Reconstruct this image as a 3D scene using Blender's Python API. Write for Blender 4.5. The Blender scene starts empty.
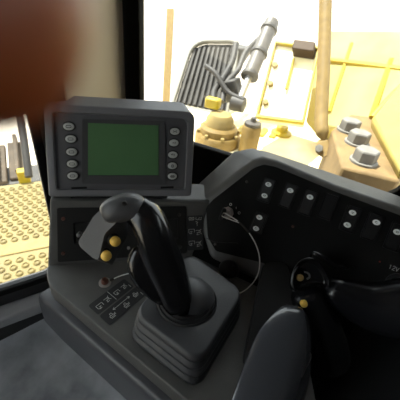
import bpy, bmesh, math, random
from mathutils import Vector as V, Matrix
random.seed(7)
PI = math.pi
rad = math.radians
COL = bpy.context.scene.collection

# ------------------------------------------------------------------ camera
FPX = 314.0
PITCH, ROLL = rad(35), rad(7)
CAM = V((0, 0, 1.2))
_R0 = V((1, 0, 0)); _U0 = V((0, math.sin(PITCH), math.cos(PITCH))); FW = V((0, math.cos(PITCH), -math.sin(PITCH)))
RT = _R0 * math.cos(ROLL) + _U0 * math.sin(ROLL)
UP = -_R0 * math.sin(ROLL) + _U0 * math.cos(ROLL)
cd = bpy.data.cameras.new('camera'); cam = bpy.data.objects.new('camera', cd); COL.objects.link(cam)
cam.matrix_world = Matrix(((RT.x, UP.x, -FW.x, CAM.x), (RT.y, UP.y, -FW.y, CAM.y), (RT.z, UP.z, -FW.z, CAM.z), (0, 0, 0, 1)))
cd.sensor_width = 36; cd.lens = FPX / 400 * 36; cd.clip_start = 0.001; cd.clip_end = 200
cd.dof.use_dof = True; cd.dof.focus_distance = 0.42; cd.dof.aperture_fstop = 12.0
bpy.context.scene.camera = cam

def ray(x, y): return RT * ((x - 200) / FPX) - UP * ((y - 200) / FPX) + FW
def at(x, y, d): return CAM + ray(x, y) * d
def onz(x, y, z):
    d = ray(x, y); return CAM + d * ((z - CAM.z) / d.z)
def hit(x, y, P, n):
    d = ray(x, y); return CAM + d * ((P - CAM).dot(n) / d.dot(n))

class Frame:
    """a plane standing in the place: origin, horizontal x axis, in-plane y axis (upwards), normal towards the cab"""
    def __init__(s, P, yaw, tilt):
        a, b = rad(yaw), rad(tilt)
        s.o = V(P)
        s.n = V((math.sin(a) * math.cos(b), -math.cos(a) * math.cos(b), math.sin(b)))
        s.x = V((math.cos(a), math.sin(a), 0)); s.y = s.n.cross(s.x)
    def uv(s, x, y):
        q = hit(x, y, s.o, s.n) - s.o; return (q.dot(s.x), q.dot(s.y))
    def p(s, u, v, w=0): return s.o + s.x * u + s.y * v + s.n * w
    def px(s, x, y, w=0):
        u, v = s.uv(x, y); return s.p(u, v, w)

# ------------------------------------------------------------------ materials
MATS = {}
def mat(name, col, rough=.5, metal=0, bump=0, scale=400, var=0, vscale=30, spec=.5, col2=None, coat=0, sss=0, emit=0):
    m = bpy.data.materials.new(name); m.use_nodes = True
    nt = m.node_tree; b = nt.nodes['Principled BSDF']
    b.inputs['Base Color'].default_value = (*col, 1); b.inputs['Roughness'].default_value = rough
    b.inputs['Metallic'].default_value = metal; b.inputs['Specular IOR Level'].default_value = spec
    b.inputs['Coat Weight'].default_value = coat
    tc = nt.nodes.new('ShaderNodeTexCoord')
    if sss:
        b.inputs['Subsurface Weight'].default_value = sss; b.inputs['Subsurface Radius'].default_value = (.012, .004, .002)
        b.inputs['Subsurface Scale'].default_value = 1.0
    if var:
        n = nt.nodes.new('ShaderNodeTexNoise'); n.inputs['Scale'].default_value = vscale; n.inputs['Detail'].default_value = 6
        r = nt.nodes.new('ShaderNodeValToRGB'); c2 = col2 or tuple(c * (1 - var) for c in col)
        r.color_ramp.elements[0].position = .35; r.color_ramp.elements[1].position = .68
        r.color_ramp.elements[0].color = (*c2, 1); r.color_ramp.elements[1].color = (*col, 1)
        nt.links.new(tc.outputs['Object'], n.inputs['Vector']); nt.links.new(n.outputs['Fac'], r.inputs['Fac'])
        nt.links.new(r.outputs['Color'], b.inputs['Base Color'])
    if bump:
        n = nt.nodes.new('ShaderNodeTexNoise'); n.inputs['Scale'].default_value = scale; n.inputs['Detail'].default_value = 3
        k = nt.nodes.new('ShaderNodeBump'); k.inputs['Strength'].default_value = bump; k.inputs['Distance'].default_value = .001
        nt.links.new(tc.outputs['Object'], n.inputs['Vector']); nt.links.new(n.outputs['Fac'], k.inputs['Height'])
        nt.links.new(k.outputs['Normal'], b.inputs['Normal'])
    MATS[name] = m; return m

mat('console_plastic', (0.08181, 0.07958, 0.07586), .55, bump=.35, scale=900, var=.12, vscale=60)
mat('dash_plastic', (0.105, 0.1041, 0.1015), .5, bump=.35, scale=900, var=.12, vscale=60)
mat('monitor_plastic', (0.1488, 0.1488, 0.161), .5, bump=.2, scale=900)
mat('monitor_face', (0.07875, 0.07875, 0.0875), .55)
mat('monitor_bezel', (0.0525, 0.0525, 0.05775), .5)
mat('black_panel', (0.007, 0.007, 0.007), .65, bump=.15, scale=1200, spec=.12)
mat('black_plate', (0.007875, 0.00756, 0.007088), .55, spec=.3)
mat('black_gloss', (0.0105, 0.0105, 0.0112), .4, spec=.22)
mat('joystick_grey', (0.0595, 0.0595, 0.06307), .42, bump=.2, scale=900)
mat('joystick_black', (0.00875, 0.00875, 0.009625), .2, bump=.08, scale=500)
mat('rubber', (0.0357, 0.03645, 0.04016), .5, bump=.2, scale=500)
mat('rubber_dark', (0.01575, 0.01575, 0.01663), .6, spec=.25)
mat('vinyl', (0.0102, 0.01054, 0.01275), .27, bump=.1, scale=260, spec=.6)
mat('vinyl_armrest', (.06, .064, .075), .22, coat=.6, bump=.2, scale=260)  # grey-blue base carries the bluish highlight in the colour
mat('padding', (0.05005, 0.05005, 0.05687), .42, bump=.25, scale=500)
mat('yellow_button', (.95, .6, .11), .4)
mat('screen_green', (.085, .19, .085), .3, var=.12, vscale=14)
mat('button_grey', (0.48, 0.496, 0.48), .35)
mat('button_dark', (.02, .02, .02), .5)
mat('lens_white', (.9, .95, .95), .4)
mat('mark_white', (.5, .5, .48), .6)
mat('mark_dark', (.04, .04, .045), .6)
mat('decal_black', (0.01344, 0.01392, 0.01632), .45)
mat('steel', (.42, .41, .4), .35, metal=.9)
mat('wire_steel', (.75, .75, .72), .4, metal=.1)
mat('steel_dull', (.34, .31, .29), .45, metal=.3)
mat('screw_rust', (.13, .055, .04), .45, metal=.6)
mat('screw_dark', (.05, .045, .042), .4, metal=.6)
mat('copper', (.2, .085, .06), .4, metal=.6)
mat('gold', (.33, .22, .08), .4, metal=.5)
mat('red_dot', (.4, .03, .02), .4)
mat('seal_black', (.005, .005, .005), .7, spec=.15)
mat('frame_black', (0.035, 0.035, 0.03675), .42, bump=.15, scale=300)
mat('sill_grey', (0.38, 0.38, 0.4), .45, bump=.1, scale=300)
mat('post_beige', (0.42, 0.34, 0.24), .6, bump=.1, scale=400)
mat('headliner', (.04, .035, .03), .9, spec=.1)
mat('floor_black', (.02, .02, .02), .7)
mat('mat_grey', (0.72, 0.744, 0.792), .75, bump=.5, scale=60, var=.6, vscale=9, col2=(.2, .21, .23))
mat('yellow_paint', (0.39, 0.3, 0.006), .5, var=.12, vscale=12, col2=(0.364, 0.25, 0.02))
mat('yellow_pale', (.9, .82, .58), .6, var=.2, vscale=10, col2=(.86, .74, .4))
mat('yellow_dusty', (0.28, 0.201, 0.06644), .75, var=.3, vscale=25, col2=(0.2101, 0.1507, 0.04983))
mat('handrail_tan', (0.234, 0.1486, 0.03588), .6, var=.25, vscale=60, bump=.2, scale=200)
mat('bolt_block', (0.2331, 0.1496, 0.05849), .8, var=.3, vscale=30, bump=.3, scale=150)
mat('bolt_zinc', (0.2099, 0.197, 0.1746), .75, metal=0, var=.3, vscale=40, bump=.2, scale=150)
mat('guard_dark', (0.02166, 0.01854, 0.01569), .7, var=.4, vscale=20)
mat('machine_grey', (0.05111, 0.04606, 0.0413), .6, var=.4, vscale=18)
mat('hose_black', (0.01524, 0.01228, 0.01002), .6)
mat('cylinder_grey', (0.08635, 0.07525, 0.06498), .5, var=.3, vscale=20)
mat('track_steel', (0.08635, 0.06016, 0.03539), .75, var=.5, vscale=14)
mat('tread_yellow', (0.2068, 0.1581, 0.05157), .65, var=.3, vscale=20, col2=(0.1701, 0.1296, 0.04714))
mat('yellow_tank', (0.3869, 0.319, 0.1218), .6, var=.2, vscale=6, col2=(0.3804, 0.2962, 0.0647))
mat('rim_pale', (0.206, 0.1969, 0.1708), .6)
mat('brown_dark', (0.04285, 0.02007, 0.003822), .7)
mat('yellow_fender', (0.315, 0.2391, 0.04955), .6, var=.2, vscale=14)
mat('earth', (.62, .54, .44), .95, var=.25, vscale=3)
mat('skin', (0.2, 0.045, 0.008), .5, sss=.4)  # red light through the shaded finger is mixed into this base colour
mat('nail', (.55, .25, .16), .35)
mat('sleeve', (.06, .05, .05), .9)

def glass_mat():
    m = bpy.data.materials.new('window_glass'); m.use_nodes = True; nt = m.node_tree
    nt.nodes.remove(nt.nodes['Principled BSDF'])
    t = nt.nodes.new('ShaderNodeBsdfTransparent'); t.inputs['Color'].default_value = (.93, .95, .94, 1)
    g = nt.nodes.new('ShaderNodeBsdfGlossy'); g.inputs['Roughness'].default_value = .02
    fr = nt.nodes.new('ShaderNodeFresnel'); fr.inputs['IOR'].default_value = 1.35
    d = nt.nodes.new('ShaderNodeBsdfDiffuse'); d.inputs['Color'].default_value = (.7, .66, .58, 1)
    n = nt.nodes.new('ShaderNodeTexNoise'); n.inputs['Scale'].default_value = 9; n.inputs['Detail'].default_value = 8
    tc = nt.nodes.new('ShaderNodeTexCoord'); nt.links.new(tc.outputs['Object'], n.inputs['Vector'])
    k = nt.nodes.new('ShaderNodeMath'); k.operation = 'MULTIPLY'; k.inputs[1].default_value = .025
    nt.links.new(n.outputs['Fac'], k.inputs[0])
    x1 = nt.nodes.new('ShaderNodeMixShader'); x2 = nt.nodes.new('ShaderNodeMixShader')
    nt.links.new(k.outputs[0], x1.inputs[0]); nt.links.new(t.outputs[0], x1.inputs[1]); nt.links.new(d.outputs[0], x1.inputs[2])
    nt.links.new(fr.outputs[0], x2.inputs[0]); nt.links.new(x1.outputs[0], x2.inputs[1]); nt.links.new(g.outputs[0], x2.inputs[2])
    nt.links.new(x2.outputs[0], nt.nodes['Material Output'].inputs['Surface'])
    MATS['window_glass'] = m
glass_mat()

# ------------------------------------------------------------------ mesh helpers
class MB:
    def __init__(s): s.v = []; s.f = []
    def poly(s, pts, ext):
        """prism: polygon pts pushed along vector ext"""
        n = len(pts); b = len(s.v); e = V(ext)
        s.v += [V(p) for p in pts] + [V(p) + e for p in pts]
        s.f.append(list(range(b, b + n))); s.f.append(list(range(b + 2 * n - 1, b + n - 1, -1)))
        for i in range(n):
            j = (i + 1) % n; s.f.append([b + j, b + i, b + n + i, b + n + j])
        return s
    def loft(s, rings, cap=True, closed=True):
        b = len(s.v); n = len(rings[0])
        for r in rings: s.v += [V(p) for p in r]
        for k in range(len(rings) - 1):
            for i in range(n if closed else n - 1):
                j = (i + 1) % n
                s.f.append([b + k * n + i, b + k * n + j, b + (k + 1) * n + j, b + (k + 1) * n + i])
        if cap:
            s.f.append(list(range(b + n - 1, b - 1, -1))); s.f.append(list(range(b + (len(rings) - 1) * n, b + len(rings) * n)))
        return s
    def frame_ring(s, outer, inner, ext):
        """flat ring between two outlines with the same count, pushed along ext"""
        e = V(ext)
        return s.loft([outer, inner, [V(p) + e for p in inner], [V(p) + e for p in outer], outer], cap=False)
    def box(s, c, x, y, z, hx, hy, hz):
        c = V(c); x = V(x).normalized(); y = V(y).normalized(); z = V(z).normalized()
        q = [c - x * hx - y * hy - z * hz, c + x * hx - y * hy - z * hz, c + x * hx + y * hy - z * hz, c - x * hx + y * hy - z * hz]
        return s.poly(q, z * 2 * hz)
    def lathe(s, p, ax, prof, n=24):
        """prof: (radius, height along axis)"""
        ax = V(ax).normalized(); u = ax.orthogonal().normalized(); w = ax.cross(u); p = V(p)
        rings = [[p + ax * h + (u * math.cos(2 * PI * i / n) + w * math.sin(2 * PI * i / n)) * max(r, 1e-5) for i in range(n)] for r, h in prof]
        return s.loft(rings)
    def cyl(s, p, q, r, n=20, r2=None):
        d = V(q) - V(p); return s.lathe(p, d, [(r, 0), (r if r2 is None else r2, d.length)], n)
    def tube(s, pts, r, n=10):
        pts = [V(p) for p in pts]; rings = []; u = None
        for i, p in enumerate(pts):
            t = (pts[min(i + 1, len(pts) - 1)] - pts[max(i - 1, 0)]).normalized()
            u = t.orthogonal().normalized() if u is None else (u - t * u.dot(t)).normalized()
            w = t.cross(u); rr = r[i] if isinstance(r, (list, tuple)) else r
            rings.append([p + (u * math.cos(2 * PI * k / n) + w * math.sin(2 * PI * k / n)) * rr for k in range(n)])
        return s.loft(rings)
    def sweep(s, secs, n=16, ref=None, sq=2.0):
        """secs: (point, half width across ref, half depth); superellipse cross-section"""
        rings = []
        for i, (p, a, b) in enumerate(secs):
            t = (secs[min(i + 1, len(secs) - 1)][0] - secs[max(i - 1, 0)][0]).normalized()
            w = (ref - t * ref.dot(t)).normalized(); u = t.cross(w)
            rg = []
            for k in range(n):
                c, q = math.cos(2 * PI * k / n), math.sin(2 * PI * k / n)
                c = math.copysign(abs(c) ** (2 / sq), c); q = math.copysign(abs(q) ** (2 / sq), q)
                rg.append(p + u * a * c + w * b * q)
            rings.append(rg)
        return s.loft(rings)
    def build(s, name, m, parent=None, bevel=0, seg=2, sub=0, smooth=True, angle=40, hollow=None, label=None):
        me = bpy.data.meshes.new(name)
        o = bpy.data.objects.new(name, me); COL.objects.link(o)
        if parent is not None:
            org = wloc(parent); o.parent = parent
        else:
            org = sum(s.v, V()) / len(s.v); zz = min(p.z for p in s.v); org = V((org.x, org.y, zz)); o.location = org
        me.from_pydata([tuple(p - org) for p in s.v], [], s.f)
        bm = bmesh.new(); bm.from_mesh(me); bmesh.ops.remove_doubles(bm, verts=bm.verts, dist=1e-7)
        bmesh.ops.recalc_face_normals(bm, faces=bm.faces); bm.to_mesh(me); bm.free()
        me.materials.append(MATS[m])
        if bevel:
            d = o.modifiers.new('bevel', 'BEVEL'); d.width = bevel; d.segments = seg; d.limit_method = 'ANGLE'; d.angle_limit = rad(28)
        if sub:
            d = o.modifiers.new('sub', 'SUBSURF'); d.levels = sub; d.render_levels = sub
        if smooth:
            for p in me.polygons: p.use_smooth = True
            if not sub: me.set_sharp_from_angle(angle=rad(angle))
        if label: o['label'] = label
        return o

WL = {}
def wloc(o): return WL.get(o.name, V(o.location))
def spline(pts, n=8):
    """Catmull-Rom through points"""
    P = [V(p) for p in pts]; out = []
    for i in range(len(P) - 1):
        a = P[i - 1] if i else P[0] * 2 - P[1]; b, c = P[i], P[i + 1]; d = P[i + 2] if i + 2 < len(P) else P[-1] * 2 - P[-2]
        for k in range(n):
            t = k / n
            out.append(((b * 2) + (c - a) * t + (a * 2 - b * 5 + c * 4 - d) * t * t + (b * 3 - a - c * 3 + d) * t ** 3) * .5)
    return out + [P[-1]]
def thing(name, label, cat, loc, group=None):
    o = bpy.data.objects.new(name, None); COL.objects.link(o); o.location = loc; o.empty_display_size = .02
    WL[o.name] = V(loc)
    return tag(o, label, cat, group)
def sub_of(o):
    """a mesh part that will carry sub-parts: its geometry origin is its parent's"""
    WL[o.name] = wloc(o.parent); return o
def tag(o, label, cat, group=None):
    o['label'] = label; o['category'] = cat
    if group: o['group'] = group
    return o
def struct(o): o['kind'] = 'structure'; return o

def rrect(u0, v0, u1, v1, r, n=5):
    """rounded rectangle outline in plane units; r one radius or four (bl, br, tr, tl)"""
    r = [r] * 4 if not isinstance(r, (list, tuple)) else r
    out = []
    for (cx, cy, a0, q) in ((u0, v0, PI, r[0]), (u1, v0, 1.5 * PI, r[1]), (u1, v1, 0, r[2]), (u0, v1, .5 * PI, r[3])):
        q = max(q, 1e-4); ox = cx + q * (1 if cx == u0 else -1); oy = cy + q * (1 if cy == v0 else -1)
        for k in range(n + 1):
            a = a0 + .5 * PI * k / n; out.append((ox + q * math.cos(a), oy + q * math.sin(a)))
    return out
def rpoly(pts, r, n=4):
    """round the corners of a polygon of 3D points; r one radius or a list"""
    out = []; m = len(pts)
    for i in range(m):
        a, b, c = V(pts[i - 1]), V(pts[i]), V(pts[(i + 1) % m]); q = r[i] if isinstance(r, (list, tuple)) else r
        if q <= 0: out += [b] * 1; continue
        p0 = b + (a - b).normalized() * q; p1 = b + (c - b).normalized() * q
        for k in range(n + 1):
            t = k / n; out.append(p0 * (1 - t) ** 2 + b * 2 * t * (1 - t) + p1 * t * t)
    return out
def screw(name, p, n, r, m, parent, label=None):
    b = MB(); b.lathe(p, n, [(r, -.0005), (r, r * .35), (r * .8, r * .6), (r * .45, r * .62), (r * .4, r * .3), (0, r * .3)], 14)
    return b.build(name, m, parent, label=label)

# ------------------------------------------------------------------ frames of the place
Z0 = .84                                   # console top
BOARD_YAW, BOARD_TILT = 15, 30
A0 = onz(50, 265, Z0)
FB = Frame(A0, BOARD_YAW, BOARD_TILT)      # upright board behind the joystick
K0 = FB.px(203, 225)
FD = Frame(K0, -25, 35)                    # dashboard face with the switches
FRONT = Frame(at(195, 147, .62), -22, 0)   # front window wall
LEFT = Frame(at(38, 278, .55), 36, 0)      # left door wall

# ------------------------------------------------------------------ control console
cons = thing('control_console', 'charcoal plastic side console that carries the black joystick and warning decals', 'console', (0, .25, .2))
jd = FB.n.cross(FD.n); jd = jd if jd.z > 0 else -jd
def joint(z): return K0 + jd * ((z - K0.z) / jd.z)
armdir = V((math.cos(rad(-31)), math.sin(rad(-31)), 0)); armleft = V((math.cos(rad(57)), math.sin(rad(57)), 0))
Lc = onz(46, 283, Z0)
Jb = joint(Z0)
dashbase_r = Jb + V((math.cos(rad(-25)), math.sin(rad(-25)), 0)) * .17
Lend = Lc + armdir * .30
top = [A0 + FB.x * -.004 + FB.y * 0, Jb, dashbase_r, Lend + V((.09, .03, 0)), Lend, Lc]
MB().poly(rpoly(top, [.006, 0, 0, .02, .02, .02]), (0, 0, -.07)).build('housing', 'console_plastic', cons, bevel=.004, seg=3)
ped = [p + armleft * .04 for p in (Lc + armdir * .03, Lc + armdir * .27)]; ped += [ped[1] + V((.12, .03, 0)), dashbase_r + V((-.02, -.03, 0)), Jb + V((.0, .0, 0))]
MB().poly([V((p.x, p.y, .205)) for p in ped], (0, 0, .57)).build('pedestal', 'rubber_dark', cons, bevel=.01)
# upright board
brd = [FB.px(46.5, 266), Jb, joint(.915), FB.px(50, 198.5)]
brd[0].z = Z0 - .01; brd[1] = joint(Z0 - .01)
MB().poly(rpoly(brd, [0, 0, 0, .006]), V((math.sin(rad(-15)), math.cos(rad(-15)), 0)) * .05).build('back_board', 'console_plastic', cons, bevel=.0035, seg=3)
# padded flank
b0 = onz(45, 282, .815); secs = []
for k in range(9):
    t = k / 8; p = b0 + armdir * (.32 * t + .012) - armleft * .007 + V((0, 0, -.038)); s = 1 if 0 < k < 8 else .9
    secs.append((p, .015 * s, .040 * s))
MB().sweep(secs, 24, V((0, 0, 1)), 5).build('side_padding', 'padding', cons, label='black padded flank along the console edge')
# black screw plate with its recesses
pl = [FB.px(58, 262, .0003), FB.px(186.5, 253, .0003), FB.px(186, 206, .0003), FB.px(57, 208, .0003)]
pl = sub_of(MB().poly(rpoly(pl, .003), FB.n * .0016).build('mounting_plate', 'black_plate', cons, bevel=.0005, label='black screwed plate'))
for q in ((63.5, 218.5), (63.5, 253), (179, 214.5), (180, 246.5)):
    screw('screw', FB.px(*q, .0018), FB.n, .0028, 'screw_rust' if q[0] < 100 else 'screw_dark', pl)
def local_ring(F, x0, y0, x1, y1, w0, th, wd, name, m, parent, r=.0015, label=None):
    a, b_ = F.uv(x0, y1), F.uv(x1, y0)
    o = rrect(a[0], a[1], b_[0], b_[1], r); i = rrect(a[0] + wd, a[1] + wd, b_[0] - wd, b_[1] - wd, r * .6)
    mb = MB().frame_ring([F.p(u, v, w0) for u, v in o], [F.p(u, v, w0) for u, v in i], F.n * th)
    return mb.build(name, m, parent, smooth=True, label=label)
local_ring(FB, 74, 222, 90, 244, .0018, .0022, .0012, 'socket_frame', 'black_gloss', pl)
local_ring(FB, 159, 218.5, 178, 240, .0018, .0016, .001, 'socket_frame', 'black_gloss', pl)
q = FB.px(80.5, 233, .001)
MB().lathe(q, FB.n, [(.0035, 0), (.0035, .004), (.0022, .005), (.002, .010), (.0034, .011), (.0036, .014), (.0022, .0165), (0, .017)], 16).build('toggle', 'steel', pl, label='small silver toggle in the plate')

# ------------------------------------------------------------------ pictogram decals
def strokes(F, parent, lines, w=.00032, lift=.0006, name='pictogram', m='mark_white'):
    mb = MB()
    for ln in lines:
        if isinstance(ln, tuple) and ln[0] == 'dot':
            mb.lathe(F.p(ln[1], ln[2], lift), F.n, [(ln[3], 0), (ln[3], .0002)], 10); continue
        for p, q in zip(ln[:-1], ln[1:]):
            P, Q = F.p(*p, lift), F.p(*q, lift); d = (Q - P).normalized(); s_ = F.n.cross(d) * w
            mb.poly([P - s_, Q - s_, Q + s_, P + s_], F.n * .0002)
    return mb.build(name, m, parent, smooth=False)
class Flat(Frame):
    def __init__(s, o, x, n):
        s.o = V(o); s.x = V(x).normalized(); s.n = V(n); s.y = s.n.cross(s.x)
def dozer(x, y, k):      # tiny outline of a machine with its blade
    f = lambda pts: [(x + a * k, y + b * k) for a, b in pts]
    return [f([(-.4, -.3), (.3, -.3), (.3, 0), (-.4, 0), (-.4, -.3)]), f([(-.2, 0), (-.15, .4), (.15, .4), (.2, 0)]), f([(.3, -.1), (.6, -.1)]), f([(.6, .15), (.55, -.3)]), f([(-.4, -.5), (.4, -.5)])]
def blade(x, y, k):
    f = lambda pts: [(x + a * k, y + b * k) for a, b in pts]
    return [f([(-.5, .3), (.1, .3), (.4, .1), (.1, -.1), (-.3, -.1)]), f([(.0, .1), (.5, .5)]), f([(-.1, -.1), (-.3, -.5), (.2, -.4)]), f([(.15, 0), (.55, -.35)])]
def screenicon(x, y, k):
    f = lambda pts: [(x + a * k, y + b * k) for a, b in pts]
    return [f([(-.6, -.3), (-.6, .4), (.6, .4), (.6, -.3)]), f([(-.3, -.1), (.2, -.1)]), f([(-.1, -.1), (-.1, -.6)]), f([(-.35, -.45), (.15, -.45)]), f([(-.25, -.6), (-.6, -.3)])]
def decal(F, u0, v0, u1, v1, parent, lines, label, r=.003):
    o = MB().poly([F.p(u, v, .00025) for u, v in rrect(u0, v0, u1, v1, r)], F.n * .0004).build('decal', 'decal_black', parent, smooth=False, label=label)
    sub_of(o); strokes(F, o, lines, lift=.00075); return o
dx = (onz(124, 279, Z0) - onz(88, 306, Z0)).normalized()
FT = Flat(onz(88, 306, Z0), dx, (0, 0, 1))
def tuv(x, y):
    q = onz(x, y, Z0) - FT.o; return q.dot(FT.x), q.dot(FT.y)
L1 = (onz(124, 279, Z0) - onz(88, 306, Z0)).length; W1 = .0205
lines = screenicon(.010, -.0115, 0.0074) + blade(.0225, -.0105, 0.0082) + [[(.0305, -.001), (.0305, -.0195)]] + screenicon(.0385, -.011, 0.0066) + blade(.051, -.0105, 0.0074) + [[(L1 - .003, -.018), (L1 - .003, -.013)]]
decal(FT, 0, -W1, L1, 0, cons, lines, 'black decal with white machine symbols, nearer the board')
L2 = L1 + .002
lines = dozer(.011, -W1 - .013, 0.0082) + dozer(.033, -W1 - .0145, 0.0082) + dozer(.052, -W1 - .011, 0.0074) + [[(.017, -W1 - .008), (.045, -W1 - .008)], [(.020, -W1 - .0062), (.017, -W1 - .008), (.020, -W1 - .0098)], [(.042, -W1 - .0062), (.045, -W1 - .008), (.042, -W1 - .0098)], [(L2 - .003, -W1 - .019), (L2 - .003, -W1 - .014)]]
decal(FT, 0, -2 * W1 - .002, L2, -W1 - .0022, cons, lines, 'black decal with a double arrow, nearer the seat')
a, c = FB.uv(187.5, 250.5), FB.uv(203.5, 215)
FX = lambda x, y: FB.uv(x, y)
u0, v0, u1, v1 = a[0], a[1], c[0] - .001, c[1]
W = u1 - u0; H = v1 - v0
lines = []
for k in range(2):
    vv = v0 + H * (.18 + .34 * k); lines += screenicon(u0 + W * .27, vv + .002, .0075) + blade(u0 + W * .7, vv, .009)
lines += [[(u0 + W * .12, v1 - .007), (u0 + W * .42, v1 - .007), (u0 + W * .42, v1 - .003), (u0 + W * .12, v1 - .003), (u0 + W * .12, v1 - .007)], [(u0 + W * .16, v1 - .006), (u0 + W * .27, v1 - .0045), (u0 + W * .38, v1 - .006)],
          [(u0 + W * .55, v1 - .003), (u0 + W * .55, v1 - .007), (u0 + W * .88, v1 - .007), (u0 + W * .88, v1 - .003)], [(u0 + W * .68, v1 - .006), (u0 + W * .8, v1 - .0035)],
          [(u0 + W * .52, v1 - .010), (u0 + W * .62, v1 - .010), (u0 + W * .62, v1 - .017)], [(u0 + W * .57, v1 - .013), (u0 + W * .68, v1 - .011)]]
decal(FB, u0, v0, u1, v1, cons, lines, 'upright black symbol decal beside the switch panel', .0015)

# ------------------------------------------------------------------ dashboard
dash = thing('dashboard', 'charcoal dashboard with black switch panel under the front window', 'dashboard', (.13, .4, Z0))
front_px = [(211, 259), (203, 232), (202, 206), (204, 198), (255, 160.5), (264, 157.5), (278, 161), (336, 186), (420, 215)]
back_px = [(209, 245), (202, 225), (196, 198), (198, 183), (233, 151), (251, 147.5), (269, 151.5), (315, 166.5), (420, 202)]
BK = Frame(FD.o + V((.42, .9, 0)) * .055, -25, 35)
fr_ = [FD.px(*q) for q in front_px]; bk_ = [BK.px(*q) for q in back_px]
fr_ += [FD.px(420, 300), FD.px(300, 300)]; bk_ += [BK.px(420, 300), BK.px(300, 300)]
MB().loft([fr_, bk_]).build('housing', 'dash_plastic', dash, bevel=.006, seg=4)
pan_px = [(216, 251), (208, 237), (206, 208), (213.5, 199.5), (254, 168), (264, 164.5), (276, 167), (336, 192), (418, 222), (418, 298), (300, 296), (264, 263)]
pn = sub_of(MB().poly(rpoly([FD.px(*q, .0004) for q in pan_px], [.004, .004, .004, .002, .006, .003, .006, 0, 0, 0, 0, 0]), FD.n * .0014).build('switch_panel', 'black_panel', dash, bevel=.0006, label='black switch panel'))
for i, q in enumerate(((247, 182), (215.5, 244), (293, 226.5))):
    screw('screw', FD.px(*q, .0018), FD.n, .0021, 'screw_rust' if i == 2 else 'screw_dark', pn)
# the raised line of the lower cover beside the key
MB().tube(spline([FD.px(207, 238, .002), FD.px(216, 242, .002), FD.px(238, 243, .002)], 6), .0006, 6).build('cover_seam', 'black_gloss', pn)
# rocker switches
def rocker(cx, cy, lenses, hw=.0098, hh=.0185, tip=.0, blank=False):
    u, v = FD.uv(cx, cy)
    body = MB().frame_ring([FD.p(u + a, v + b, .0018) for a, b in rrect(-hw, -hh, hw, hh, .0025)], [FD.p(u + a, v + b, .0018) for a, b in rrect(-hw + .0017, -hh + .0017, hw - .0017, hh - .0017, .0015)], FD.n * .0028)
    if blank:
        body.poly([FD.p(u + a, v + b, .0018) for a, b in rrect(-hw + .0018, -hh + .0018, hw - .0018, hh - .0018, .0015)], FD.n * .0012)
        return body.build('blank_cover', 'black_gloss', dash, bevel=.0004)
    sw = sub_of(body.build('rocker_switch', 'black_gloss', dash, bevel=.0004))
    hw -= .002; hh -= .002
    prof = [(-hh, .003), (-hh * .5, .0046), (0, .0042), (hh * .5, .0064), (hh, .0072)]
    rings = [[FD.p(u - hw, v + b, .001), FD.p(u + hw, v + b, .001), FD.p(u + hw, v + b, h), FD.p(u - hw, v + b, h)] for b, h in prof]
    MB().loft(rings).build('rocker', 'black_gloss', sw, bevel=.0007)
    for k, (lx, ly) in enumerate(lenses):
        a, b = FD.uv(lx, ly); b_ = b - v
        h = next((h0 + (h1 - h0) * (b_ - x0) / (x1 - x0) for (x0, h0), (x1, h1) in zip(prof, prof[1:]) if x0 <= b_ <= x1), .004)
        mb = MB(); n = 20
        ln = [FD.p(a + .0047 * math.cos(2 * PI * i / n), b + .0036 * math.sin(2 * PI * i / n), h - .0002) for i in range(n)]
        le = mb.poly(ln, FD.n * .001).build('indicator_lens', 'lens_white', sw, bevel=.0003)
        F2 = Frame(FD.p(a, b, h + .0009), -25, 35); j = (cx * 7 + k) % 5
        g = .0013
        pat = [[[(-g, -g * .6), (g, -g * .6), (g, g * .6), (-g, g * .6), (-g, -g * .6)]], [[(-g, 0), (g, 0)], [(0, -g), (0, g)]], [[(-g, -g), (g, g)], [(g, -g * .5), (0, g)]], [[(-g, g), (0, -g), (g, g)]], [[(-g, -g * .8), (-g, g * .8), (g * .4, g * .8)], [(0, -g), (g, -g * .2)]]][int(j)]
        mk = MB()
        for lnn in pat:
            for p, q in zip(lnn[:-1], lnn[1:]):
                P, Q = F2.p(*p), F2.p(*q); d = (Q - P).normalized(); s_ = F2.n.cross(d) * .00025
                mk.poly([P - s_, Q - s_, Q + s_, P + s_], F2.n * .00015)
        mk.build('lens_symbol', 'mark_dark', sw, smooth=False)
rocker(267, 190.5, [(269, 185), (265, 196)])
rocker(288.5, 196, [(290.5, 191)])
rocker(308, 203, [(310, 197.5)])
rocker(328, 206.5, [], blank=True)
rocker(350.5, 219, [(352, 213), (347, 225)])
rocker(372, 227, [(375.5, 222.5)])
rocker(395, 237, [(396, 232)])
rocker(259, 222.5, [(260, 217.5), (256.5, 228.5)], hh=.016)
# 12V lettering
def seg_text(F, cx, cy, w, h, word, parent):
    u, v = F.uv(cx, cy); G = {'1': [[(.2, .8), (.5, 1), (.5, 0)]], '2': [[(0, .8), (.2, 1), (.8, 1), (1, .75), (0, 0), (1, 0)]], 'V': [[(0, 1), (.5, 0), (1, 1)]]}
    ls = []
    for k, ch in enumerate(word):
        for g in G[ch]: ls.append([(u + k * w * 1.35 + a * w, v + b * h) for a, b in g])
    return strokes(F, parent, ls, w=.00035, lift=.0021, name='lettering')
seg_text(FD, 388, 268, .003, .0052, '12V', pn)['label'] = 'white 12V marking'
MB().lathe(FD.px(379.5, 261.5, .0018), FD.n, [(.0012, 0), (.001, .0006)], 10).build('warning_light', 'red_dot', pn)
MB().lathe(FD.px(397, 285, .0018), FD.n, [(.015, 0), (.015, .004), (.011, .005), (.0105, .002), (0, .002)], 24).build('power_socket', 'black_gloss', dash)
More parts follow.
